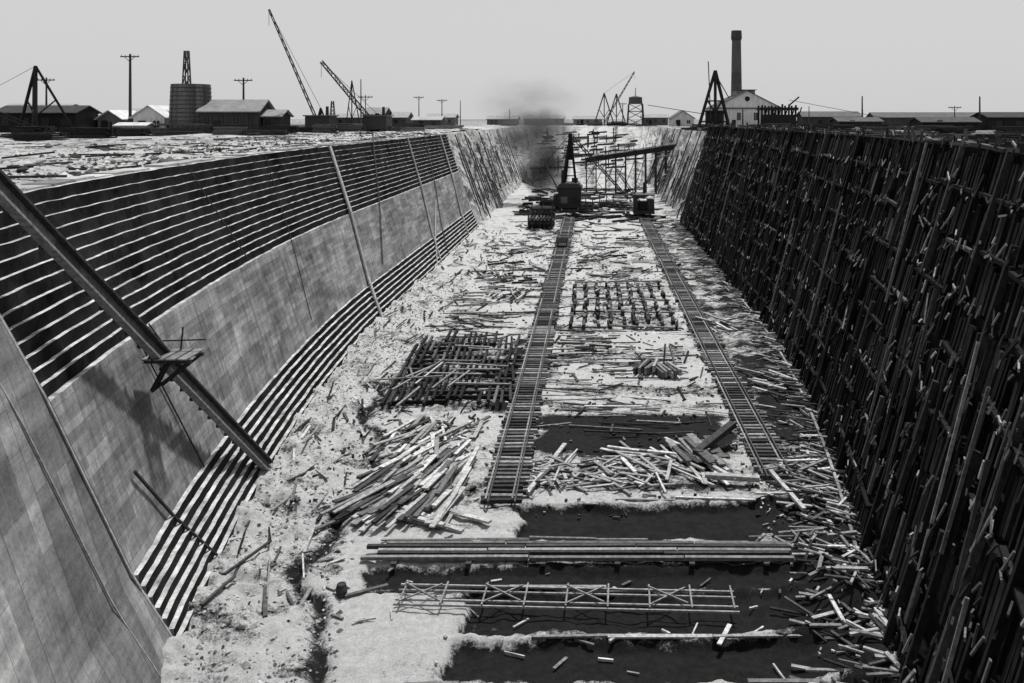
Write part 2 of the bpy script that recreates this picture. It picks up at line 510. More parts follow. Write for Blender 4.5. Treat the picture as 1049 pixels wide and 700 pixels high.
# ------------------------------------------------------------------ dock floor
def sm(a, b, x):
    t = max(0, min(1, (x-a)/(b-a))); return t*t*(3-2*t)
def rectf(x, y, x0, x1, y0, y1, e=.35):
    return sm(x0-e, x0+e, x)*(1-sm(x1-e, x1+e, x))*sm(y0-e, y0+e, y)*(1-sm(y1-e, y1+e, y))
trench = [(-3.2, 11.0, 35.6, 38.8, .4), (-9.0, 10.5, 31.9, 33.3, .3), (-4.8, 9.5, 29.2, 31.5, .25), (-4.8, 8.9, 26.6, 28.7, .35), (-6, 8.5, 23.5, 26.0, .4)]
darks = [(-3.0, 7.6, 44.6, 50.2, 1.0), (-2.5, 7.6, 40.0, 53.0, .4), (-13.6, -5.4, 51, 68, .45), (-2.2, 7.6, 70, 91, .3), (10.5, 13.4, 40, 62, .35), (8.0, 14.5, 22, 36, .38),
         (-8.2, 9, 31.2, 34.6, .3), (-3.1, 11, 22, 39.3, .3), (-9, -5.6, 38, 44, .25), (-10.5, -6.2, 128, 160, .4), (10.2, 15, 46, 145, .24), (-6.0, -2.6, 38, 150, .3), (7.9, 10.8, 42, 150, .2),
         (-7.5, -3, 26, 31.8, .15), (-2.5, 7.5, 54, 56.5, .4), (-2.5, 7.5, 62, 64.5, .4), (-13, -5, 36, 37.5, .3), (-12, -6, 43, 45, .25), (-13, -6, 74, 78, .3), (-13, -6, 98, 104, .25), (-2, 7, 100, 106, .25)]
def geo(x, y):
    hw = HW*(max(0, 1-((YS-y)/HL)**PE) if y > 4 else 0)**(1/PE) if y < 75 else HW
    return x-(CX-hw), (CX+hw)-x
def ditch(el, y):
    return el-4.6-.9*math.sin(y*.33)-.35*math.sin(y*1.1)-.5*nz(y*.6, 0, 77)
def jig(x, y):
    return x+.5*nz(x*.5, y*.9, 9)+.15*nz(x*2, y*2, 19), y+.22*nz(x*.6, y*.8, 12)+.16*nz(x*2.5, y, 13)+.08*nz(x*6, y*2, 15)
def floor_z(x, y):
    z = .12*nz(x*.3, y*.3, 1)+.09*nz(x*1.1, y*1.1, 2)+.07*nz(x*2.6, y*2.6, 5)
    xx, yy = jig(x, y)
    for (x0, x1, y0, y1, d) in trench: z -= d*rectf(xx, yy, x0, x1, y0, y1, .16)
    el, er = geo(x, y)
    if -2 < el < 5: z += max(0, .4*(1-el/4.5)+.45*nz(x*.8, y*.5, 20)+.35*nz(x*2.2, y*2.2, 22)*(1-el/5))*(1 if y < 90 else .6)
    if -2 < er < 5: z += max(0, .45*(1-er/4.5)+.4*nz(x*.8, y*.5, 30))
    z += .6*math.exp(-((x-9.6)**2/3+(y-31)**2/3.0))
    z += .5*math.exp(-((x-9.3)**2/2+(y-27)**2/2.0))
    if y < 62: z -= .3*math.exp(-(ditch(el, y)/.3)**2)
    return z
def wet(x, y):
    xx = x+.9*nz(x*.5, y*.5, 9); yy = y+.5*nz(x*.4, y*.6, 12)
    w = .04+.4*nz(x*.10, y*.8, 33)+.24*nz(x*.3, y*.3, 34)
    jx, jy = jig(x, y)
    for (x0, x1, y0, y1, d) in trench: w += 1.0*rectf(jx, jy, x0, x1, y0, y1, .26)
    for (x0, x1, y0, y1, d) in darks: w += d*rectf(xx, yy, x0, x1, y0, y1, .8)
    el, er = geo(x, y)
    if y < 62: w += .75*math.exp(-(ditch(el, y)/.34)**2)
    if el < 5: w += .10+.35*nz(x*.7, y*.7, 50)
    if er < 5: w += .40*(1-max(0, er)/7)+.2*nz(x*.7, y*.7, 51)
    if x < -4.5 and y < 36 and el > 5: w -= .25
    if y > 145: w -= .05
    return w
ys = []
y = 3.0
while y < 290:
    ys.append(y); y += .12 if 24 < y < 46 else (.26 if y < 80 else (.6 if y < 150 else 2.0))
xs = [-20.5+.18*k for k in range(int(39/.18)+1)]
rows = []; at = []
for y in ys:
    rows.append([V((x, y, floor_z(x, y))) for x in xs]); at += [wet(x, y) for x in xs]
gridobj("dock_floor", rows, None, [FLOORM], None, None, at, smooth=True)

# ------------------------------------------------------------------ planks
def plank(a, x, y, ln, ang, w, h, tone, z=None, pitch=None, lift=0):
    d = V((math.cos(ang), math.sin(ang), 0))*ln/2
    zb = (floor_z(x, y) if z is None else z)+h/2+.03+lift
    p = V((x, y, zb)); pt = R.gauss(0, .03) if pitch is None else pitch
    d.z = math.sin(pt)*ln/2
    if pt: p.z += abs(d.z)*.7
    a.beam(p-d, p+d, w, h, tone)
def scatter(a, n, x0, x1, y0, y1, l0, l1, ang, sp, tones, w=(.12, .3), h=.06, piles=0.0):
    for k in range(n):
        x = R.uniform(x0, x1); y = R.uniform(y0, y1)
        plank(a, x, y, R.uniform(l0, l1), ang+R.gauss(0, sp), R.uniform(*w), h*R.uniform(.7, 1.6), R.choice(tones)*R.uniform(.75, 1.25), lift=R.random()*piles)
LI = [.28, .35, .42, .48, .2]; MI = [.08, .13, .2, .3]; DK = [.015, .025, .04, .07]

a = Acc()
for k in range(120):
    x = R.uniform(-11.2, -6.2); y = R.uniform(37.2, 42.6)
    lane = round((x+11)/1.3)
    plank(a, x, y, R.uniform(1.8, 3.6), math.radians(R.gauss(62+lane*6, 5)), R.uniform(.16, .3), .07, R.choice(LI+[.12, .06, .03]), lift=R.random()*.45, pitch=R.gauss(0, .05))
for k in range(9): plank(a, R.uniform(-9.5, -5.8), R.uniform(36.2, 38), R.uniform(2, 3.6), math.radians(R.gauss(-25, 8)), .25, .1, R.choice(LI), lift=.2*R.random())
a.obj("plank_pile", WOOD)
a = Acc(); scatter(a, 60, -12.2, -6.5, 43.8, 49.0, 1.2, 2.8, 1.3, .3, LI+[.1, .05], w=(.12, .24), piles=.2)
scatter(a, 90, -12.2, -6.5, 43.8, 50.0, .3, 1.0, 1.3, .8, LI+DK, w=(.06, .16))
a.obj("plank_pile", WOOD)
a = Acc()
for k in range(13):
    y = 52+k*1.12+R.gauss(0, .1)
    x = -13.3+.05*(66-y)
    while x < -5.8:
        ln = R.uniform(1.5, 3.5)
        if R.random() < .7: plank(a, x+ln/2, y, ln, R.gauss(0, .03), .2, .22, R.choice(DK), z=.05, pitch=0)
        x += ln+.15
for k in range(19):
    x = -13.4+k*.43+R.uniform(-.06, .06)
    y = 51.5+R.uniform(-.6, 1.2)
    while y < 65+R.uniform(0, 2):
        ln = R.uniform(1.8, 3.8)
        if R.random() < .8: plank(a, x+(58-y)*.05, y+ln/2, ln, 1.62+R.gauss(0, .03), .17, .2, R.choice(DK+[.015, .02, .12]), z=.3, pitch=0)
        y += ln+.2
for k in range(16): plank(a, R.uniform(-12.5, -7), R.uniform(52, 66), R.uniform(1.5, 5), R.choice([R.gauss(0, .1), R.gauss(1.4, .2)]), .13, .08, R.uniform(.15, .4), z=.55)
a.obj("timber_cribbing", WOOD)
a = Acc()
for c in range(9):
    x = -1.8+c*1.12
    y = 71.5
    while y < 90:
        if R.random() < .88:
            plank(a, x+R.uniform(-.14, .14), y, R.uniform(.7, 1.8), R.gauss(1.57, .06), R.uniform(.2, .32), .4, R.choice(DK), pitch=0)
            if R.random() < .35: plank(a, x, y, .9, R.gauss(1.5, .2), .2, .1, R.choice(MI), lift=.45)
        y += R.uniform(1.1, 1.8)
for y in (71, 76.5, 82, 88, 91):
    for q in range(3): plank(a, -.3+q*3.2, y+R.uniform(-.3, .3), 3.0, R.gauss(0, .02), .2, .14, R.choice(MI), lift=.05)
a.obj("keel_blocks", WOOD)
a = Acc()
for k, (y, t) in enumerate(((33.6, .16), (33.88, .04), (34.16, .22), (34.44, .05), (34.7, .11))):
    x = -9.2+R.uniform(-.3, .8)
    while x < 7.4:
        ln = min(R.uniform(4.5, 8), 8.2-x)
        yj = R.uniform(-.06, .06)
        a.beam((x, y+yj, .22+.05*(k%2)), (x+ln-.05, y+yj+R.uniform(-.06, .06), .22+.05*(k % 2)), .18, .14, t*R.uniform(.7, 1.3)); x += ln
for x in (-8, -5, -2, 1, 4, 7): a.beam((x, 33.3, .1), (x+.1, 35.0, .1), .22, .1, .06)
a.obj("long_timbers", WOOD)
a = Acc()
for (y, z) in ((30.2, .22), (30.5, .23), (31.1, .23), (31.45, .24)):
    a.beam((-7.3, y+.2, z), (5.3, y-.3, z), .06, .07, R.uniform(.16, .3))
for k in range(9):
    x = -7.1+k*1.53; dy = -.04*k
    a.beam((x, 30.3+dy, .31), (x+.06, 31.75+dy, .31), .06, .06, .2)
    if k < 8 and k % 2 == 0:
        a.beam((x, 30.4+dy, .35), (x+1.4, 31.5+dy, .35), .05, .05, .24); a.beam((x+1.4, 30.4+dy, .40), (x, 31.5+dy, .40), .05, .05, .2)
a.obj("timber_lattice_frame", WOOD)
a = Acc()
for (y, x0, x1, t) in ((39.15, -5, 11.3, .4), (35.4, -9, 11, .2), (31.75, -8, 10, .25), (28.9, -6, 8.8, .3), (26.3, -6, 8.5, .25)):
    x = x0
    while x < x1:
        ln = R.uniform(1.5, 4)
        if R.random() < .65: plank(a, x+ln/2, y+R.uniform(-.1, .1), ln, R.gauss(0, .025), R.uniform(.08, .18), .07, t*R.uniform(.5, 1.3), pitch=0)
        x += ln
a.obj("trench_edge_boards", WOOD)
a = Acc()
scatter(a, 110, -2.6, 3.4, 40.2, 43.6, .5, 2.2, .2, .9, LI+MI+[.04], w=(.07, .18), piles=.3)
scatter(a, 34, 1.5, 6.4, 41, 45.5, 1.2, 3.4, 2.4, .4, LI, w=(.12, .22), piles=.3)
scatter(a, 16, 4.3, 6.6, 42.5, 45.2, 1.8, 3.0, 1.8, .12, [.06, .1, .2], w=(.25, .4), piles=.6)
a.obj("debris_pile", WOOD)
for args in (((5.4, 43.4, .5), (7.8, 46.0, 1.1), .42, .3, .05), ((5.6, 41.2, .3), (8.2, 40.7, .35), .34, .22, .3), ((-3.1, 39.4, .25), (-1.5, 45.2, .3), .22, .1, .4), ((9.6, 37.6, .3), (8.9, 41.5, .4), .2, .14, .4)):
    a = Acc(); a.beam(*args); a.obj("heavy_timber", WOOD)
a = Acc()
for (x, y, an) in ((3.9, 59, 1.2), (5.1, 58.2, 1.9)):
    for k in range(6):
        plank(a, x+.22*k-.5, y, 2.0, an+R.gauss(0, .08), .18, .45, R.choice([.1, .2, .3, .05]), lift=.1*k % .3)
a.beam((5.2, 60.6, .1), (5.3, 60.5, 1.6), .12, .12, .1); a.beam((6.0, 60.1, .1), (5.6, 60.5, 1.5), .12, .12, .3)
a.obj("lumber_bundle", WOOD)
a = Acc()
scatter(a, 110, -13, 8, 46, 100, .4, 2.2, 0, .4, LI+MI+DK+DK, w=(.05, .14))
scatter(a, 130, -14, 10, 46, 140, .5, 3.0, 1.5, .3, MI+DK+DK, w=(.06, .16))
scatter(a, 240, -14, 13, 90, 145, .6, 3, .1, .6, MI+DK+DK+LI, w=(.08, .22), h=.12)
scatter(a, 60, -12, 9, 26.5, 40, .1, .8, 0, .9, LI+MI, w=(.04, .12))
scatter(a, 70, -3, 7.6, 47, 71, 1, 4.5, 0, .12, LI+MI+DK+DK, w=(.05, .16))
scatter(a, 60, -13, -6, 66, 100, 1, 4.5, .1, .15, MI+DK, w=(.08, .24))
scatter(a, 320, -14, 12, 145, 225, 1, 5, 0, .8, MI+DK+[.02]*3, w=(.2, .5), h=.3)
for cx_, cy_ in ((-10, 72), (-8, 84), (-11, 95), (4, 96), (1, 108), (-9, 112), (6, 118), (11.5, 72), (11.8, 56), (0, 66)):   # small heaps
    for k in range(16): plank(a, cx_+R.gauss(0, 1.1), cy_+R.gauss(0, 1.6), R.uniform(.8, 2.8), cx_+R.gauss(0, .25), R.uniform(.1, .22), .1, R.choice(MI+DK+LI), lift=R.random()*.4)
scatter(a, 1700, -14, 9, 38, 130, .06, .4, 0, 1.5, MI+DK+DK+DK, w=(.04, .12))
a.obj("scattered_lumber", WOOD)
a = Acc()
for k in range(190):
    y = 30+R.random()*102; s = sL(y); o = -R.uniform(.4, 4.2 if y < 60 else 5.5); p = W(s, o, 0)
    tdir = W(s+.5, o, 0)-p; an = math.atan2(tdir.y, tdir.x)+R.gauss(0, .3)
    plank(a, p.x, p.y, R.uniform(.4, 3.0), an, R.uniform(.06, .16), .07, R.choice(LI+MI+DK+DK), lift=R.random()*.1)
a.obj("wall_foot_debris", WOOD)
a = Acc()
for k in range(4200):
    y = R.uniform(25, 95); s = sL(y); p = W(s, -R.uniform(.1, 5.2), 0)
    a.rock((p.x, p.y, floor_z(p.x, p.y)+.01), R.uniform(.02, .1)*(1 if R.random() < .93 else 2), R.choice([.4, .3, .2, .1, .05]))
a.obj("stone_rubble", ROCKM)
a = Acc()
for k in range(850):
    y = 24+R.random()**1.2*112; s = sR(y); o = -abs(R.gauss(0, 1.4))-.1
    p = W(s, o, 0); tdir = WN(s); an = math.atan2(tdir.y, tdir.x)+R.gauss(-.35, .4)
    plank(a, p.x, p.y, R.uniform(.4, 2.1), an, R.uniform(.05, .15), .06, R.choice(LI+MI+MI+DK+DK), lift=R.random()*.15*(1+o/4 if o > -4 else 0), pitch=R.gauss(0, .08))
a.obj("wall_foot_debris", WOOD)
a = Acc()
scatter(a, 100, 8.5, 12.4, 24.5, 36, .3, 1.8, .5, .8, LI+MI+DK, w=(.06, .16), piles=.3)
scatter(a, 45, 9.2, 12.5, 36, 44, .5, 2.2, .4, .6, LI+MI, w=(.06, .16), piles=.2)
scatter(a, 500, 7.5, 13.4, 24.5, 46, .06, .35, .5, 1.5, LI+MI+DK, w=(.03, .1))
a.obj("debris_pile", WOOD)
a = Acc()
s = sR(24)
while s < sR(80):
    a.beam(W(s, -.75, .45), W(s+1.6, -.75, .45), .14, .24, R.uniform(.12, .32)); s += 1.62
a.obj("foot_rail", WOOD)

# ------------------------------------------------------------------ tracks
def track(xc, y0, y1, name):
    e = empty(name)
    a = Acc(); y = y0
    while y < y1:
        t = R.choice([.03, .05, .09, .16, .26])
        a.beam((xc-1.0+R.uniform(-.16, .16), y+R.uniform(-.07, .07), .22), (xc+1.0+R.uniform(-.16, .16), y+R.uniform(-.07, .07), .22), R.uniform(.17, .25), .18, t); y += .48
    a.obj("ties", WOOD, e)
    a = Acc()
    for o in (-.62, .62):
        y = y0-.5
        while y < y1:
            a.beam((xc+o+.08*nz(y*.1, 1), y, .39), (xc+o+.08*nz((y+5)*.1, 1), y+5.0, .39), .07, .13, .04); y += 5
    a.obj("rails", IRON, e)
    a = Acc()
    for o in (-.78, .46):
        y = y0
        while y < y1:
            ln = R.uniform(3, 5)
            if R.random() < .8: a.beam((xc+o, y, .335), (xc+o, y+ln, .335), .08, .05, R.uniform(.1, .28))
            y += ln+.03
    a.obj("guard_boards", WOOD, e)
track(-4.2, 38.6, 152, "rail_track")
track(9.25, 41.3, 152, "rail_track")
e = empty("hand_cart"); a = Acc()
a.aabb(-5.0, -3.4, 114, 116.4, .95, 1.15, .08)
a.aabb(-5.0, -4.9, 114, 116.4, 1.15, 1.7, .06); a.aabb(-3.5, -3.4, 114, 116.4, 1.15, 1.7, .06); a.aabb(-4.9, -3.5, 114, 114.1, 1.15, 1.7, .1)
a.obj("body", WOOD, e); a = Acc()
for x in (-4.8, -3.6):
    for y in (114.5, 115.9): a.cyl((x-.06, y, .74), (x+.06, y, .74), .28, .28, 12, .04)
a.obj("wheels", IRON, e)
a = Acc()
bx, by = -9.5, 31.4; bz = floor_z(bx, by)
for k in range(4):
    r = [.16, .20, .22, .20, .16]
    a.cyl((bx, by, bz+k*.12), (bx, by, bz+(k+1)*.12), r[k], r[k+1], 14, .04 if k % 2 else .07)
a.obj("barrel", WOOD)
a = Acc(); plank(a, -8.6, 31.6, 1.6, .45, .15, .06, .1); a.obj("loose_plank", WOOD)
a = Acc(); plank(a, 4.6, 28.9, 1.2, 1.1, .16, .05, .45); a.obj("loose_plank", WOOD)

# ------------------------------------------------------------------ locomotive crane on the floor
def lattice(a, p, q, w0, w1, nb, tone, th=.12):
    p = V(p); q = V(q); d = (q-p); u = V((0,0,1)) if abs(d.normalized().z) < .9 else V((0,1,0))
    s1 = d.cross(u).normalized(); s2 = s1.cross(d).normalized()
    def c(t, i):
        w = (w0+(w1-w0)*t)/2; sx, sy = ((-1,-1),(1,-1),(1,1),(-1,1))[i]
        return p+d*t+s1*w*sx+s2*w*sy
    for i in range(4): a.beam(c(0, i), c(1, i), th, th, tone)
    for k in range(nb):
        t1, t2 = k/nb, (k+1)/nb
        for i in range(4):
            j = (i+1) % 4
            a.beam(c(t1, i), c(t2, j) if k % 2 else c(t1, j), th*.6, th*.6, tone)
            a.beam(c(t1, i), c(t2, j), th*.6, th*.6, tone)
e = empty("locomotive_crane")
a = Acc(); X, Y = -4.2, 154
a.aabb(X-1.4, X+1.4, Y-3, Y+3, .95, 1.5, .03)
for yy in (-2.2, -1.2, 1.2, 2.2):
    for xx in (-.62, .62): a.cyl((X+xx-.07, Y+yy, .82), (X+xx+.07, Y+yy, .82), .38, .38, 14, .03)
a.obj("truck", IRON, e)
a = Acc()
a.aabb(X-2.1, X+2.1, Y-2.5, Y+2.8, 1.7, 5.4, .015)
a.aabb(X-3.0, X-2.1, Y-1.5, Y+2, 1.7, 4.0, .02)
a.poly([(X-2.4, Y-2.8, 5.4), (X+2.4, Y-2.8, 5.4), (X+1.6, Y-2.8, 6.2), (X-1.6, Y-2.8, 6.2)], .03)
a.poly([(X-2.4, Y-2.8, 5.4), (X-1.6, Y-2.8, 6.2), (X-1.6, Y+3, 6.2), (X-2.4, Y+3, 5.4)], .03)
a.poly([(X+2.4, Y-2.8, 5.4), (X+1.6, Y-2.8, 6.2), (X+1.6, Y+3, 6.2), (X+2.4, Y+3, 5.4)], .03)
a.poly([(X-1.6, Y-2.8, 6.2), (X+1.6, Y-2.8, 6.2), (X+1.6, Y+3, 6.2), (X-1.6, Y+3, 6.2)], .04)
a.aabb(X-1.6, X-.4, Y-2.56, Y-2.5, 2.6, 3.8, .1); a.aabb(X+.5, X+1.7, Y-2.56, Y-2.5, 2.6, 3.8, .006)
a.obj("engine_house", IRON, e)
a = Acc(); a.cyl((X-1.3, Y+1.5, 5), (X-1.3, Y+1.5, 8.4), .45, .36, 14, .02); a.cyl((X+.9, Y+1, 5), (X+.9, Y+1, 7.0), .6, .6, 14, .03)
a.obj("boiler_stack", IRON, e)
a = Acc()
top = V((X+.1, Y, 15.3))
for (xx, yy) in ((-1.5, -1.8), (1.3, -1.8), (-1.1, 2.2), (1.2, 2.2)):
    a.beam((X+xx, Y+yy, 4.6), top, .34, .34, .015)
for zz, w in ((7.5, 1.0), (9, .8), (10.5, .6)):
    a.beam((X-w, Y-1.3*(1-zz/16), zz), (X+w, Y-1.3*(1-zz/16), zz), .2, .2, .02)
a.aabb(X-.3, X+.45, Y-.4, Y+.4, 10.6, 15.2, .015)
a.obj("a_frame", WOOD, e)
a = Acc()
lattice(a, (X+1.5, Y-1, 2.4), (X+11.5, Y-3, 2.0), .8, .5, 9, .03, .14)
lattice(a, (X+.6, Y-.6, 14.6), (X+10.8, Y-2.6, 3.4), .45, .35, 12, .03, .11)
a.beam(top+V((0, 0, -1.2)), (X+7.5, Y-1.6, 2.8), .08, .08, .04)
a.beam(top, (X-4.8, Y+4, 9.5), .08, .08, .04); a.beam((X-2, Y, 4.4), (X-4.8, Y+4, 9.5), .2, .2, .03)
a.obj("boom_and_stays", WOOD, e)
e = empty("crane_car")
a = Acc(); X, Y = 9.25, 151
a.aabb(X-1.9, X+1.9, Y-2.4, Y+2.4, .95, 1.5, .02)
for yy in (-1.8, 1.8):
    for xx in (-.62, .62): a.cyl((X+xx-.07, Y+yy, .82), (X+xx+.07, Y+yy, .82), .38, .38, 14, .03)
a.obj("truck", IRON, e); a = Acc()
a.aabb(X-1.8, X-1.1, Y-1.8, Y+1.8, 1.5, 4.2, .02); a.aabb(X+.7, X+1.8, Y-1.8, Y+1.8, 1.5, 3.4, .025)
a.aabb(X-1.1, X+.7, Y-.6, Y+1.8, 1.5, 3.0, .015); a.aabb(X-2, X+2, Y-2, Y+2, 4.2, 4.4, .06)
for xx in (-1.8, 1.8): a.beam((X+xx, Y-1.8, 1.5), (X+xx, Y-1.8, 4.3), .14, .14, .03)
a.cyl((X+.2, Y+1, 4.3), (X+.2, Y+1, 6.4), .25, .22, 12, .02)
a.obj("cab", IRON, e); a = Acc()
lattice(a, (X-.5, Y-1, 2.5), (X-5.0, Y-2, 9.0), .5, .3, 8, .03, .08)
a.beam((X, Y, 5.8), (X-5.0, Y-2, 9), .06, .06, .04); a.obj("jib", IRON, e)
for (x, y, w, n2) in ((-8.4, 138, 4.2, 5), (-8.8, 150, 4.0, 6), (-8.0, 162, 4, 6), (-1.2, 165, 3, 4), (3, 172, 3, 3)):
    a = Acc()
    for k in range(n2):
        for q in range(7):
            if k % 2: a.beam((x-w/2, y-2+q*.6, .2+k*.34), (x+w/2, y-2+q*.6, .2+k*.34), .3, .3, R.choice(DK+[.12]))
            else: a.beam((x-w/2+q*w/7, y-2.2, .2+k*.34), (x-w/2+q*w/7, y+2.2, .2+k*.34), .3, .3, R.choice(DK+[.12]))
    for q in range(3): a.beam((x-w/2+q*w/2.2, y-2.3, 0), (x-w/2+q*w/2.2, y-2.3, R.uniform(2.2, 3.4)), .2, .2, .04)
    a.obj("timber_stack", WOOD)

# trestle
e = empty("timber_trestle"); a = Acc()
T0, T1 = V((-1.5, 204, 7.9)), V((27, 195, 12.6))
nbt = 12
for k in range(nbt+1):
    p = T0+(T1-T0)*k/nbt
    if p.x < 19:
        for o in (-1.6, 0, 1.6): a.beam(p+V((0, o*1.0, -.4)), V((p.x, p.y+o*1.6, 0)), .28, .28, .05)
        a.beam(p+V((0, -2, -.4)), p+V((0, 2, -.4)), .4, .4, .03)
        if k < nbt: a.beam((p.x, p.y-2.2, 2.5), (T0+(T1-T0)*(k+1)/nbt)+V((0, -1.7, -1)), .16, .16, .06)
a.beam(T0+V((0, -1.5, 0)), T1+V((0, -1.5, 0)), .5, 1.2, .025); a.beam(T0+V((0, 1.5, 0)), T1+V((0, 1.5, 0)), .5, .8, .03)
a.obj("bents", WOOD, e); a = Acc()
for k in range(60):
    p = T0+(T1-T0)*(k+.5)/60; a.beam(p+V((0, -2.2, .75)), p+V((0, 2.2, .75)), .3, .2, R.uniform(.1, .3))
for k in range(13):
    p = T0+(T1-T0)*(k+.2)/13; a.beam(p+V((0, -2.0, .8)), p+V((0, -2.0, 1.9)), .14, .14, .04)
a.obj("deck", WOOD, e)

# ------------------------------------------------------------------ yard buildings and plant
def building(name, x0, x1, y0, depth, h, rise, wt, rt, gable='x', wins=3, door=True, mats=(WALLM, ROOFM), oh=.5, base=G):
    e = empty(name); y1 = y0+depth; z0 = base-.3; z1 = base+h
    a = Acc(); a.aabb(x0, x1, y0, y1, z0, z1, wt)
    xm = (x0+x1)/2; ym = (y0+y1)/2
    if gable == 'y':
        for yy in (y0, y1): a.poly([(x0, yy, z1), (x1, yy, z1), (xm, yy, z1+rise)], wt)
    else:
        for xx in (x0, x1): a.poly([(xx, y0, z1), (xx, y1, z1), (xx, ym, z1+rise)], wt*.8)
    k = x0+.5
    while k < x1-.2: a.aabb(k, k+.06, y0-.03, y0-.003, z0+.4, z1-.05, wt*.7); k += .9
    a.obj("walls", mats[0], e)
    a = Acc(); t = .18
    def slab(p1, p2, p3, p4):
        up = V((0, 0, t)); ps = [V(p) for p in (p1, p2, p3, p4)]
        a.poly([p+up for p in ps], rt); a.poly(list(reversed(ps)), rt)
        for i in range(4): a.poly([ps[i], ps[(i+1) % 4], ps[(i+1) % 4]+up, ps[i]+up], rt*.8)
    if gable == 'y':
        sl = rise/(xm-x0)*oh
        slab((x0-oh, y0-oh, z1-sl+.02), (xm, y0-oh, z1+rise+.02), (xm, y1+oh, z1+rise+.02), (x0-oh, y1+oh, z1-sl+.02))
        slab((xm, y0-oh, z1+rise+.03), (x1+oh, y0-oh, z1-sl+.03), (x1+oh, y1+oh, z1-sl+.03), (xm, y1+oh, z1+rise+.03))
    else:
        sl = rise/(ym-y0)*oh
        slab((x0-oh, y0-oh, z1-sl+.02), (x1+oh, y0-oh, z1-sl+.02), (x1+oh, ym, z1+rise+.02), (x0-oh, ym, z1+rise+.02))
        slab((x0-oh, ym, z1+rise+.03), (x1+oh, ym, z1+rise+.03), (x1+oh, y1+oh, z1-sl+.03), (x0-oh, y1+oh, z1-sl+.03))
    a.obj("roof", mats[1], e)
    a = Acc(); fr = Acc()
    for k in range(wins):
        cx = x0+(x1-x0)*(k+.5)/wins
        ww = min(.6, (x1-x0)/wins*.3); zc = base+h*.55; hh = h*.2
        a.aabb(cx-ww, cx+ww, y0-.07, y0-.035, zc-hh, zc+hh, .012)
        fr.aabb(cx-ww-.12, cx-ww-.003, y0-.1, y0-.035, zc-hh, zc+hh, min(.6, wt*1.8)); fr.aabb(cx+ww+.003, cx+ww+.12, y0-.1, y0-.035, zc-hh, zc+hh, min(.6, wt*1.8))
        fr.aabb(cx-.04, cx+.04, y0-.1, y0-.073, zc-hh, zc+hh, min(.6, wt*1.8))
    if wins: a.obj("windows", IRON, e); fr.obj("window_frames", WOOD, e)
    if door:
        d = Acc(); cx = x0+(x1-x0)*.3; d.aabb(cx-.6, cx+.6, y0-.13, y0-.105, base, base+2.2, .02); d.obj("door", WOOD, e)
    return e
building("dark_open_shed", -108, -93.5, 150, 7, 3.6, 1.2, .02, .04, 'x', 4)
building("gabled_shed", -93, -88.7, 156, 8, 2.6, 1.4, .1, .5, 'y', 1)
building("gabled_shed", -88.2, -84.8, 158, 8, 2.4, 1.3, .08, .45, 'y', 1)
building("white_cottage", -83, -77.4, 150, 7, 2.9, 1.9, .55, .5, 'y', 2)
building("long_shed", -69.6, -59.2, 147, 7, 3.9, 1.9, .04, .2, 'x', 4)
building("lean_to_shed", -58.8, -55.7, 148, 5, 3.0, 1.0, .035, .22, 'x', 1)
building("low_shed", -84, -79, 146.5, 3, 1.3, .4, .3, .45, 'x', 0, False)
building("far_shed", -72, -66, 262, 10, 4.0, 2.0, .05, .2, 'x', 3)
building("far_shed", -65, -60, 268, 9, 3, 1.6, .06, .25, 'x', 2)
building("low_shed", -52, -44, 240, 7, 2.2, .9, .06, .3, 'x', 2)
for (x0, x1, y, h, w) in ((-42, -30, 330, 2.4, .1), (-28, -12, 340, 2.6, .2), (-8, 4, 345, 2.4, .2), (-96, -80, 300, 3, .06), (-130, -112, 230, 4, .08), (-150, -134, 210, 5, .05), (-60, -50, 300, 3, .1), (20, 30, 330, 3, .1)):
    building("distant_shed", x0, x1, y, 9, h, 1.2, w, .25, 'x', 3)
building("low_shed", 53, 62, 178, 7, 1.9, .8, .03, .08, 'x', 2)
building("low_shed", 70, 82, 176, 7, 1.8, .9, .02, .06, 'x', 3)
building("low_shed", 85, 98, 178, 8, 2.8, 1.0, .02, .04, 'x', 3)
building("long_shed", 66, 84, 260, 8, 3.2, 1.5, .05, .1, 'x', 4)
building("long_shed", 92, 130, 270, 8, 3, 1.5, .05, .1, 'x', 6)
building("white_gabled_house", 27, 34.5, 282, 12, 2.8, 2.4, .5, .12, 'y', 2)
e = building("power_house", 38.5, 60, 264, 18, 6.0, 5.4, .55, .06, 'y', 4)
a = Acc()
a.cyl((49.25, 263.9, 24.4), (49.25, 263.94, 24.4), 0.8, 0.8, 20, .015)
a.aabb(38.5, 60, 263.7, 263.95, 21.2, 21.6, .1); a.obj("gable_vent", WALLM, e)
a = Acc(); a.aabb(46.5, 52.5, 268, 276, 25.6, 27.3, .2); a.aabb(46, 53, 267.5, 276.5, 27.31, 27.5, .08); a.obj("roof_monitor", WALLM, e)
e = empty("brick_chimney"); a = Acc()
zz = [15, 18, 22, 26, 30, 34, 38, 42, 45]
for k in range(8): a.cyl((49.6, 286, zz[k]), (49.6, 286, zz[k+1]), 2.1-.07*k, 2.1-.07*(k+1), 24, .07+.02*R.random())
a.obj("shaft", WALLM, e); a = Acc()
a.cyl((49.6, 286, 45), (49.6, 286, 45.8), 1.6, 1.9, 24, .05); a.cyl((49.6, 286, 45.8), (49.6, 286, 48.4), 1.88, 1.75, 24, .05)
a.obj("cap", WALLM, e)
a = Acc()
for k in range(6):
    x = 50+k*2.0
    a.beam((x, 246, 15.2), (x+.3, 246, 22.2+R.uniform(-.6, .6)), .5, .5, .02); a.beam((x, 250, 15.2), (x, 250, 22), .5, .5, .02)
    a.beam((x, 246, 15.5), (x+2, 246, 21.5), .3, .3, .02)
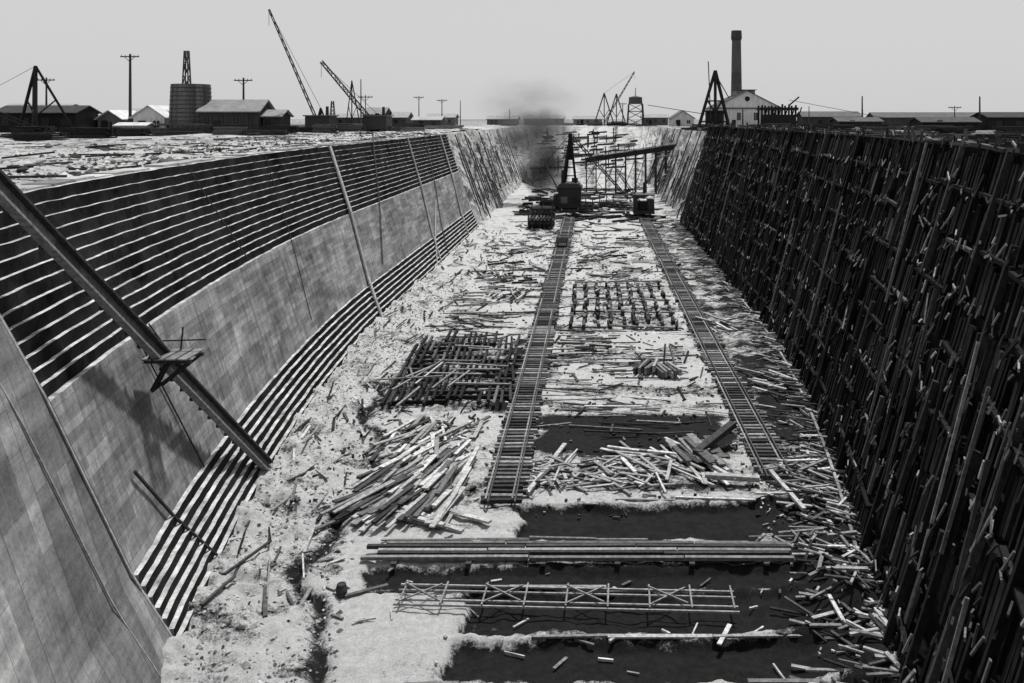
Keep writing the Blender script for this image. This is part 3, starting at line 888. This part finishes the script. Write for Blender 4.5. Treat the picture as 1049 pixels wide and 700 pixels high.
a.aabb(49.5, 61, 245.5, 250.5, 20.6, 21.4, .02); a.aabb(51, 60, 245.6, 250, 16.2, 19.3, .018)
a.beam((58, 245, 22), (61, 245, 24.5), .4, .4, .02)
a.obj("coal_bunker", WOOD)

# tank
e = empty("wooden_water_tank"); a = Acc()
tx, ty = -72.6, 150
for k in range(36):
    t = 2*math.pi*k/36; t2 = 2*math.pi*(k+1)/36
    a.poly([(tx+3.6*math.cos(t), ty+3.6*math.sin(t), 17.2), (tx+3.6*math.cos(t2), ty+3.6*math.sin(t2), 17.2), (tx+3.3*math.cos(t2), ty+3.3*math.sin(t2), 24.2), (tx+3.3*math.cos(t), ty+3.3*math.sin(t), 24.2)], R.uniform(.06, .15))
a.cyl((tx, ty, 24.0), (tx, ty, 24.25), 3.25, 3.25, 36, .04)
a.obj("staves", WOOD, e); a = Acc()
for k in range(9): a.cyl((tx, ty, 17.6+k*.74), (tx, ty, 17.7+k*.74), 3.66-.032*k, 3.65-.032*k, 36, .02)
a.obj("hoops", IRON, e); a = Acc()
for i in range(4):
    for j in range(4): a.beam((tx-2.8+i*1.87, ty-2.8+j*1.87, 15), (tx-2.8+i*1.87, ty-2.8+j*1.87, 16.8), .35, .35, .04)
a.aabb(tx-4.2, tx+4.2, ty-3.8, ty+3.8, 16.8, 17.18, .1)
a.aabb(tx-4.0, tx+4.0, ty-3.6, ty-3.4, 15.2, 16.4, .03)
for i in range(8): a.beam((tx-4+i*1.1, ty-3.75, 15.3), (tx-3.6+i*1.05, ty-3.75, 16.7), .16, .16, .3)
a.obj("stand", WOOD, e)
def pole(x, y, h, arms=1, name="telegraph_pole", t=.05, r=.22):
    a = Acc(); a.cyl((x, y, G-.3), (x, y, G+h), r, r*.65, 10, t)
    for k in range(arms):
        zc = G+h-.5-k*1.0; a.beam((x-1.7, y-.15, zc), (x+1.7, y-.15, zc), .18, .2, t)
        for q in (-1.5, -.8, .8, 1.5): a.cyl((x+q, y-.15, zc+.1), (x+q, y-.15, zc+.35), .06, .05, 6, .2)
        a.beam((x-1, y-.2, zc), (x, y-.2, zc-.9), .08, .08, t); a.beam((x+1, y-.2, zc), (x, y-.2, zc-.9), .08, .08, t)
    a.obj(name, WOOD)
pole(-84.7, 152, 14.4, 1, r=.3); pole(-65.2, 155, 10.2, 1, r=.24); pole(-99, 147, 11, 0, "wooden_post", r=.3)
pole(-104, 158, 10.4, 1); pole(-67, 240, 14, 0, r=.2); pole(-56.5, 270, 10, 1, r=.18); pole(-49, 270, 9, 1, r=.18); pole(-43, 270, 8.5, 0, r=.16); pole(-30, 300, 6, 0, r=.16)
pole(-52, 190, 8, 1, r=.14); pole(84, 180, 7.4, 0, r=.22); pole(65, 200, 8, 0); pole(38, 210, 5, 0); pole(60, 230, 6, 0, r=.16); pole(70, 215, 5, 0, r=.16); pole(96, 220, 6, 1, r=.16); pole(12, 330, 9, 1)
def derrick(name, x, y, h, spread, boom, t=.025, th=.35, base=G, cab=False):
    e = empty(name); a = Acc(); top = V((x, y, base+h))
    a.beam((x, y, base-.2), top, th*1.1, th*1.1, t)
    for s in (-1, 1):
        a.beam((x+s*spread, y+spread*.6, base-.1), top, th, th, t)
        a.beam((x+s*spread*.5, y+spread*.3, base+h*.5), (x, y, base+h*.25), th*.6, th*.6, t)
    a.beam((x-spread, y+spread*.6, base+.2), (x+spread, y+spread*.6, base+.2), th, th, t)
    a.beam((x-spread, y+spread*.6, base+.2), (x, y, base+.2), th, th, t); a.beam((x+spread, y+spread*.6, base+.2), (x, y, base+.2), th, th, t)
    a.obj("mast_and_legs", WOOD, e)
    if boom:
        a = Acc(); bt = V(boom)
        lattice(a, (x, y-.5, base+1), bt, th*1.6, th*1.0, 14, t, th*.35)
        a.obj("boom", IRON, e); a = Acc()
        a.beam(top, bt, .07, .07, t); a.beam(bt, bt+V((0, 0, -3)), .06, .06, t)
        a.obj("stays", IRON, e)
    if cab:
        a = Acc(); a.aabb(x-2.2, x+2.2, y-2, y+2.5, base+.5, base+3.0, .025); a.aabb(x-2.5, x+2.5, y-2.3, y+2.8, base+3.0, base+3.2, .08)
        a.cyl((x+1.2, y, base+3.2), (x+1.2, y, base+4.8), .3, .25, 10, .02)
        for q in (-1.4, 1.4): a.cyl((x+q, y-2.1, base+.35), (x+q, y-1.9, base+.35), .4, .4, 12, .02)
        a.obj("engine_cab", IRON, e)
    return e
derrick("stiffleg_derrick", -98, 146, 11.8, 5.2, (-105, 140, 21), th=.4)
derrick("locomotive_crane", -49.8, 152, 4.5, 1.5, (-58.5, 150, 37.8), th=.26, cab=True)
derrick("locomotive_crane", -41.0, 158, 3.5, 1.5, (-51.0, 156, 28.8), th=.5, cab=True)
derrick("steel_derrick", -47, 162, 10, 1.6, None, th=.16)
derrick("stiffleg_derrick", 35.5, 240, 16.5, 4.5, None, th=.7)
derrick("stiffleg_derrick", 4.5, 320, 12.5, 4.0, (16, 316, 36), t=.06, th=.34)
derrick("stiffleg_derrick", 9.5, 330, 12.5, 4.0, None, t=.06, th=.34)
a = Acc()
a.beam((34, 238, 15.5), (33.2, 238, 34.5), .25, .25, .03); a.beam((35.5, 240, 31), (39.5, 240, 24), .25, .25, .03)
for zz in (17, 20, 23): a.aabb(31.5+ (zz-17)*.25, 39.5-(zz-17)*.25, 239.5, 240, zz, zz+.4, .02)
a.aabb(33, 38, 240.2, 243, 15.5, 20.5, .025)
a.obj("hoist_tower_base", WOOD)
def tower(name, x, y, w, h, t=.04):
    e = empty(name); a = Acc(); lattice(a, (x, y, G-.2), (x, y, G+h), w, w*.35, 7, t, .2); a.obj("frame", WOOD, e)
tower("lattice_tower", -76.8, 157, 1.7, 15.4, .08)
tower("lattice_tower", -94, 300, 2, 9)
e = empty("water_tower"); a = Acc()
lattice(a, (15.8, 305, G-.2), (15.8, 305, G+8), 6.0, 5.0, 3, .06, .4); a.obj("frame", WOOD, e)
a = Acc(); a.cyl((15.8, 305, G+8), (15.8, 305, G+10.4), 2.6, 2.4, 20, .08); a.cyl((15.8, 305, G+10.4), (15.8, 305, G+11), 2.7, .3, 20, .08); a.cyl((15.8, 305, G+11), (15.8, 305, G+14), .15, .1, 8, .03)
a.obj("tank", WOOD, e)
a = Acc(); a.beam((62, 262, 24), (100, 250, 16), .14, .14, .03); a.beam((20, 300, 23), (35, 240, 19), .2, .2, .03); a.obj("guy_wire", IRON)

def stacks(n, x0, x1, y0, y1, tones, hmax=1.6):
    for k in range(n):
        a = Acc(); x = R.uniform(x0, x1); y = R.uniform(y0, y1); L_ = R.uniform(3, 8); hh = R.uniform(.4, hmax); w = R.uniform(1.5, 3)
        t = R.choice(tones); z = G-.05
        while z < G+hh:
            for q in range(int(w/.35)):
                j = R.uniform(-.4, .4); a.beam((x-L_/2+j, y+q*.36, z+.1), (x+L_/2+j, y+q*.36, z+.1), .3, .2, t*R.uniform(.6, 1.5))
            z += .24
        a.obj("lumber_stack", WOOD)
stacks(28, -105, -46, 95, 145, [.02, .04, .08])
stacks(14, -60, -28, 150, 240, [.03, .05, .15])
stacks(26, 27, 100, 110, 240, [.02, .03, .05])
stacks(10, 27, 60, 70, 120, [.02, .03], 1.0)
stacks(10, -40, 20, 285, 325, [.03, .08])
a = Acc()
for k in range(5200):
    y = R.uniform(22, 150); s = sL(y); d = 1.1+abs(R.gauss(0, 9)); p = W(s, OFFT+d, 0)
    a.rock((p.x, p.y, yard_z(p.x, p.y, d)+.01), R.uniform(.04, .2)*(1+1.2*(R.random() < .06)), R.choice([.48, .4, .25, .1, .04]))
a.obj("stone_rubble", ROCKM)
a = Acc()
for k in range(420):
    y = R.uniform(22, 200); s = sL(y); d = 1+abs(R.gauss(0, 14)); p = W(s, OFFT+d, 0)
    plank(a, p.x, p.y, R.uniform(.5, 3.5), R.gauss(1.3, .6), R.uniform(.08, .22), .1, R.choice(MI+DK+DK), z=yard_z(p.x, p.y, d))
a.obj("scattered_lumber", WOOD)
a = Acc()
for k in range(600):
    y = R.uniform(35, 200); s = sR(y); d = 1+abs(R.gauss(0, 16)); p = W(s, OFFT+d, 0)
    plank(a, p.x, p.y, R.uniform(.8, 5), R.gauss(1.3, .8), R.uniform(.1, .35), R.uniform(.1, .7), R.choice(MI+DK+DK), z=yard_z(p.x, p.y, d))
a.obj("scattered_lumber", WOOD)

# ------------------------------------------------------------------ coal smoke drifting from the crane
def smoke_mat(name, dens, col):
    m = bpy.data.materials.new(name); m.use_nodes = True; nt = m.node_tree
    for n_ in list(nt.nodes): nt.nodes.remove(n_)
    out = N(nt, 'ShaderNodeOutputMaterial'); pv = N(nt, 'ShaderNodeVolumePrincipled')
    pv.inputs['Color'].default_value = (col, col, col, 1)
    tc = N(nt, 'ShaderNodeTexCoord').outputs['Object']
    ln = N(nt, 'ShaderNodeVectorMath', operation='LENGTH'); nt.links.new(tc, ln.inputs[0])
    fall = mapr(nt, ln.outputs['Value'], 0.15, 1.0, 1.0, 0.0)
    nn = noise_(nt, tc, 1.7, 5, .65)
    de = math_(nt, 'MULTIPLY', math_(nt, 'MULTIPLY', fall, mapr(nt, nn, .36, .60, 0.0, 1.0)), dens)
    nt.links.new(de, pv.inputs['Density']); nt.links.new(pv.outputs[0], out.inputs['Volume'])
    return m
e = empty("smoke_plume")
for i, (c, r, dn, col) in enumerate((((-9.4, 162, 8.5), (5.5, 4, 6.5), 1.5, .14), ((-12.5, 176, 15), (10, 6, 6.5), .7, .2), ((-15, 190, 22), (14, 7, 7), .09, .3))):
    m = smoke_mat("coal_smoke", dn, col)
    bm = bmesh.new(); bmesh.ops.create_icosphere(bm, subdivisions=3, radius=1.0)
    me = bpy.data.meshes.new("puff"); bm.to_mesh(me); bm.free(); me.materials.append(m)
    o = bpy.data.objects.new("puff", me); o.location = c; o.scale = r; link(o, e)

# ------------------------------------------------------------------ light, sky, camera
sun_dir = V((0.14, 0.28, 0.94)).normalized()
ld = bpy.data.lights.new("sun", 'SUN'); ld.energy = 4.8; ld.angle = math.radians(4); ld.color = (1, .995, .985)
lo = bpy.data.objects.new("sun", ld); lo.rotation_euler = sun_dir.to_track_quat('Z', 'Y').to_euler(); link(lo)
w = bpy.data.worlds.new("World"); scene.world = w; w.use_nodes = True; nt = w.node_tree
bg = nt.nodes["Background"]; sky = N(nt, 'ShaderNodeTexSky'); sky.sky_type = 'NISHITA'; sky.sun_disc = False
sky.sun_elevation = math.asin(sun_dir.z); sky.sun_rotation = math.atan2(sun_dir.x, sun_dir.y)
sky.dust_density = 3
bw = N(nt, 'ShaderNodeRGBToBW'); nt.links.new(sky.outputs[0], bw.inputs[0])
v = math_(nt, 'ADD', math_(nt, 'MULTIPLY', bw.outputs[0], .12), 5.9)
nt.links.new(v, bg.inputs['Color']); bg.inputs['Strength'].default_value = 0.1

cd = bpy.data.cameras.new("camera"); co = bpy.data.objects.new("camera", cd); link(co)
co.location = (0, 0, 18); co.rotation_euler = (math.radians(90), 0, 0)
cd.sensor_width = 36; cd.lens = 36*850/1049; cd.shift_x = -82.5/1049; cd.shift_y = -228/1049
cd.clip_start = .1; cd.clip_end = 9000
scene.camera = co
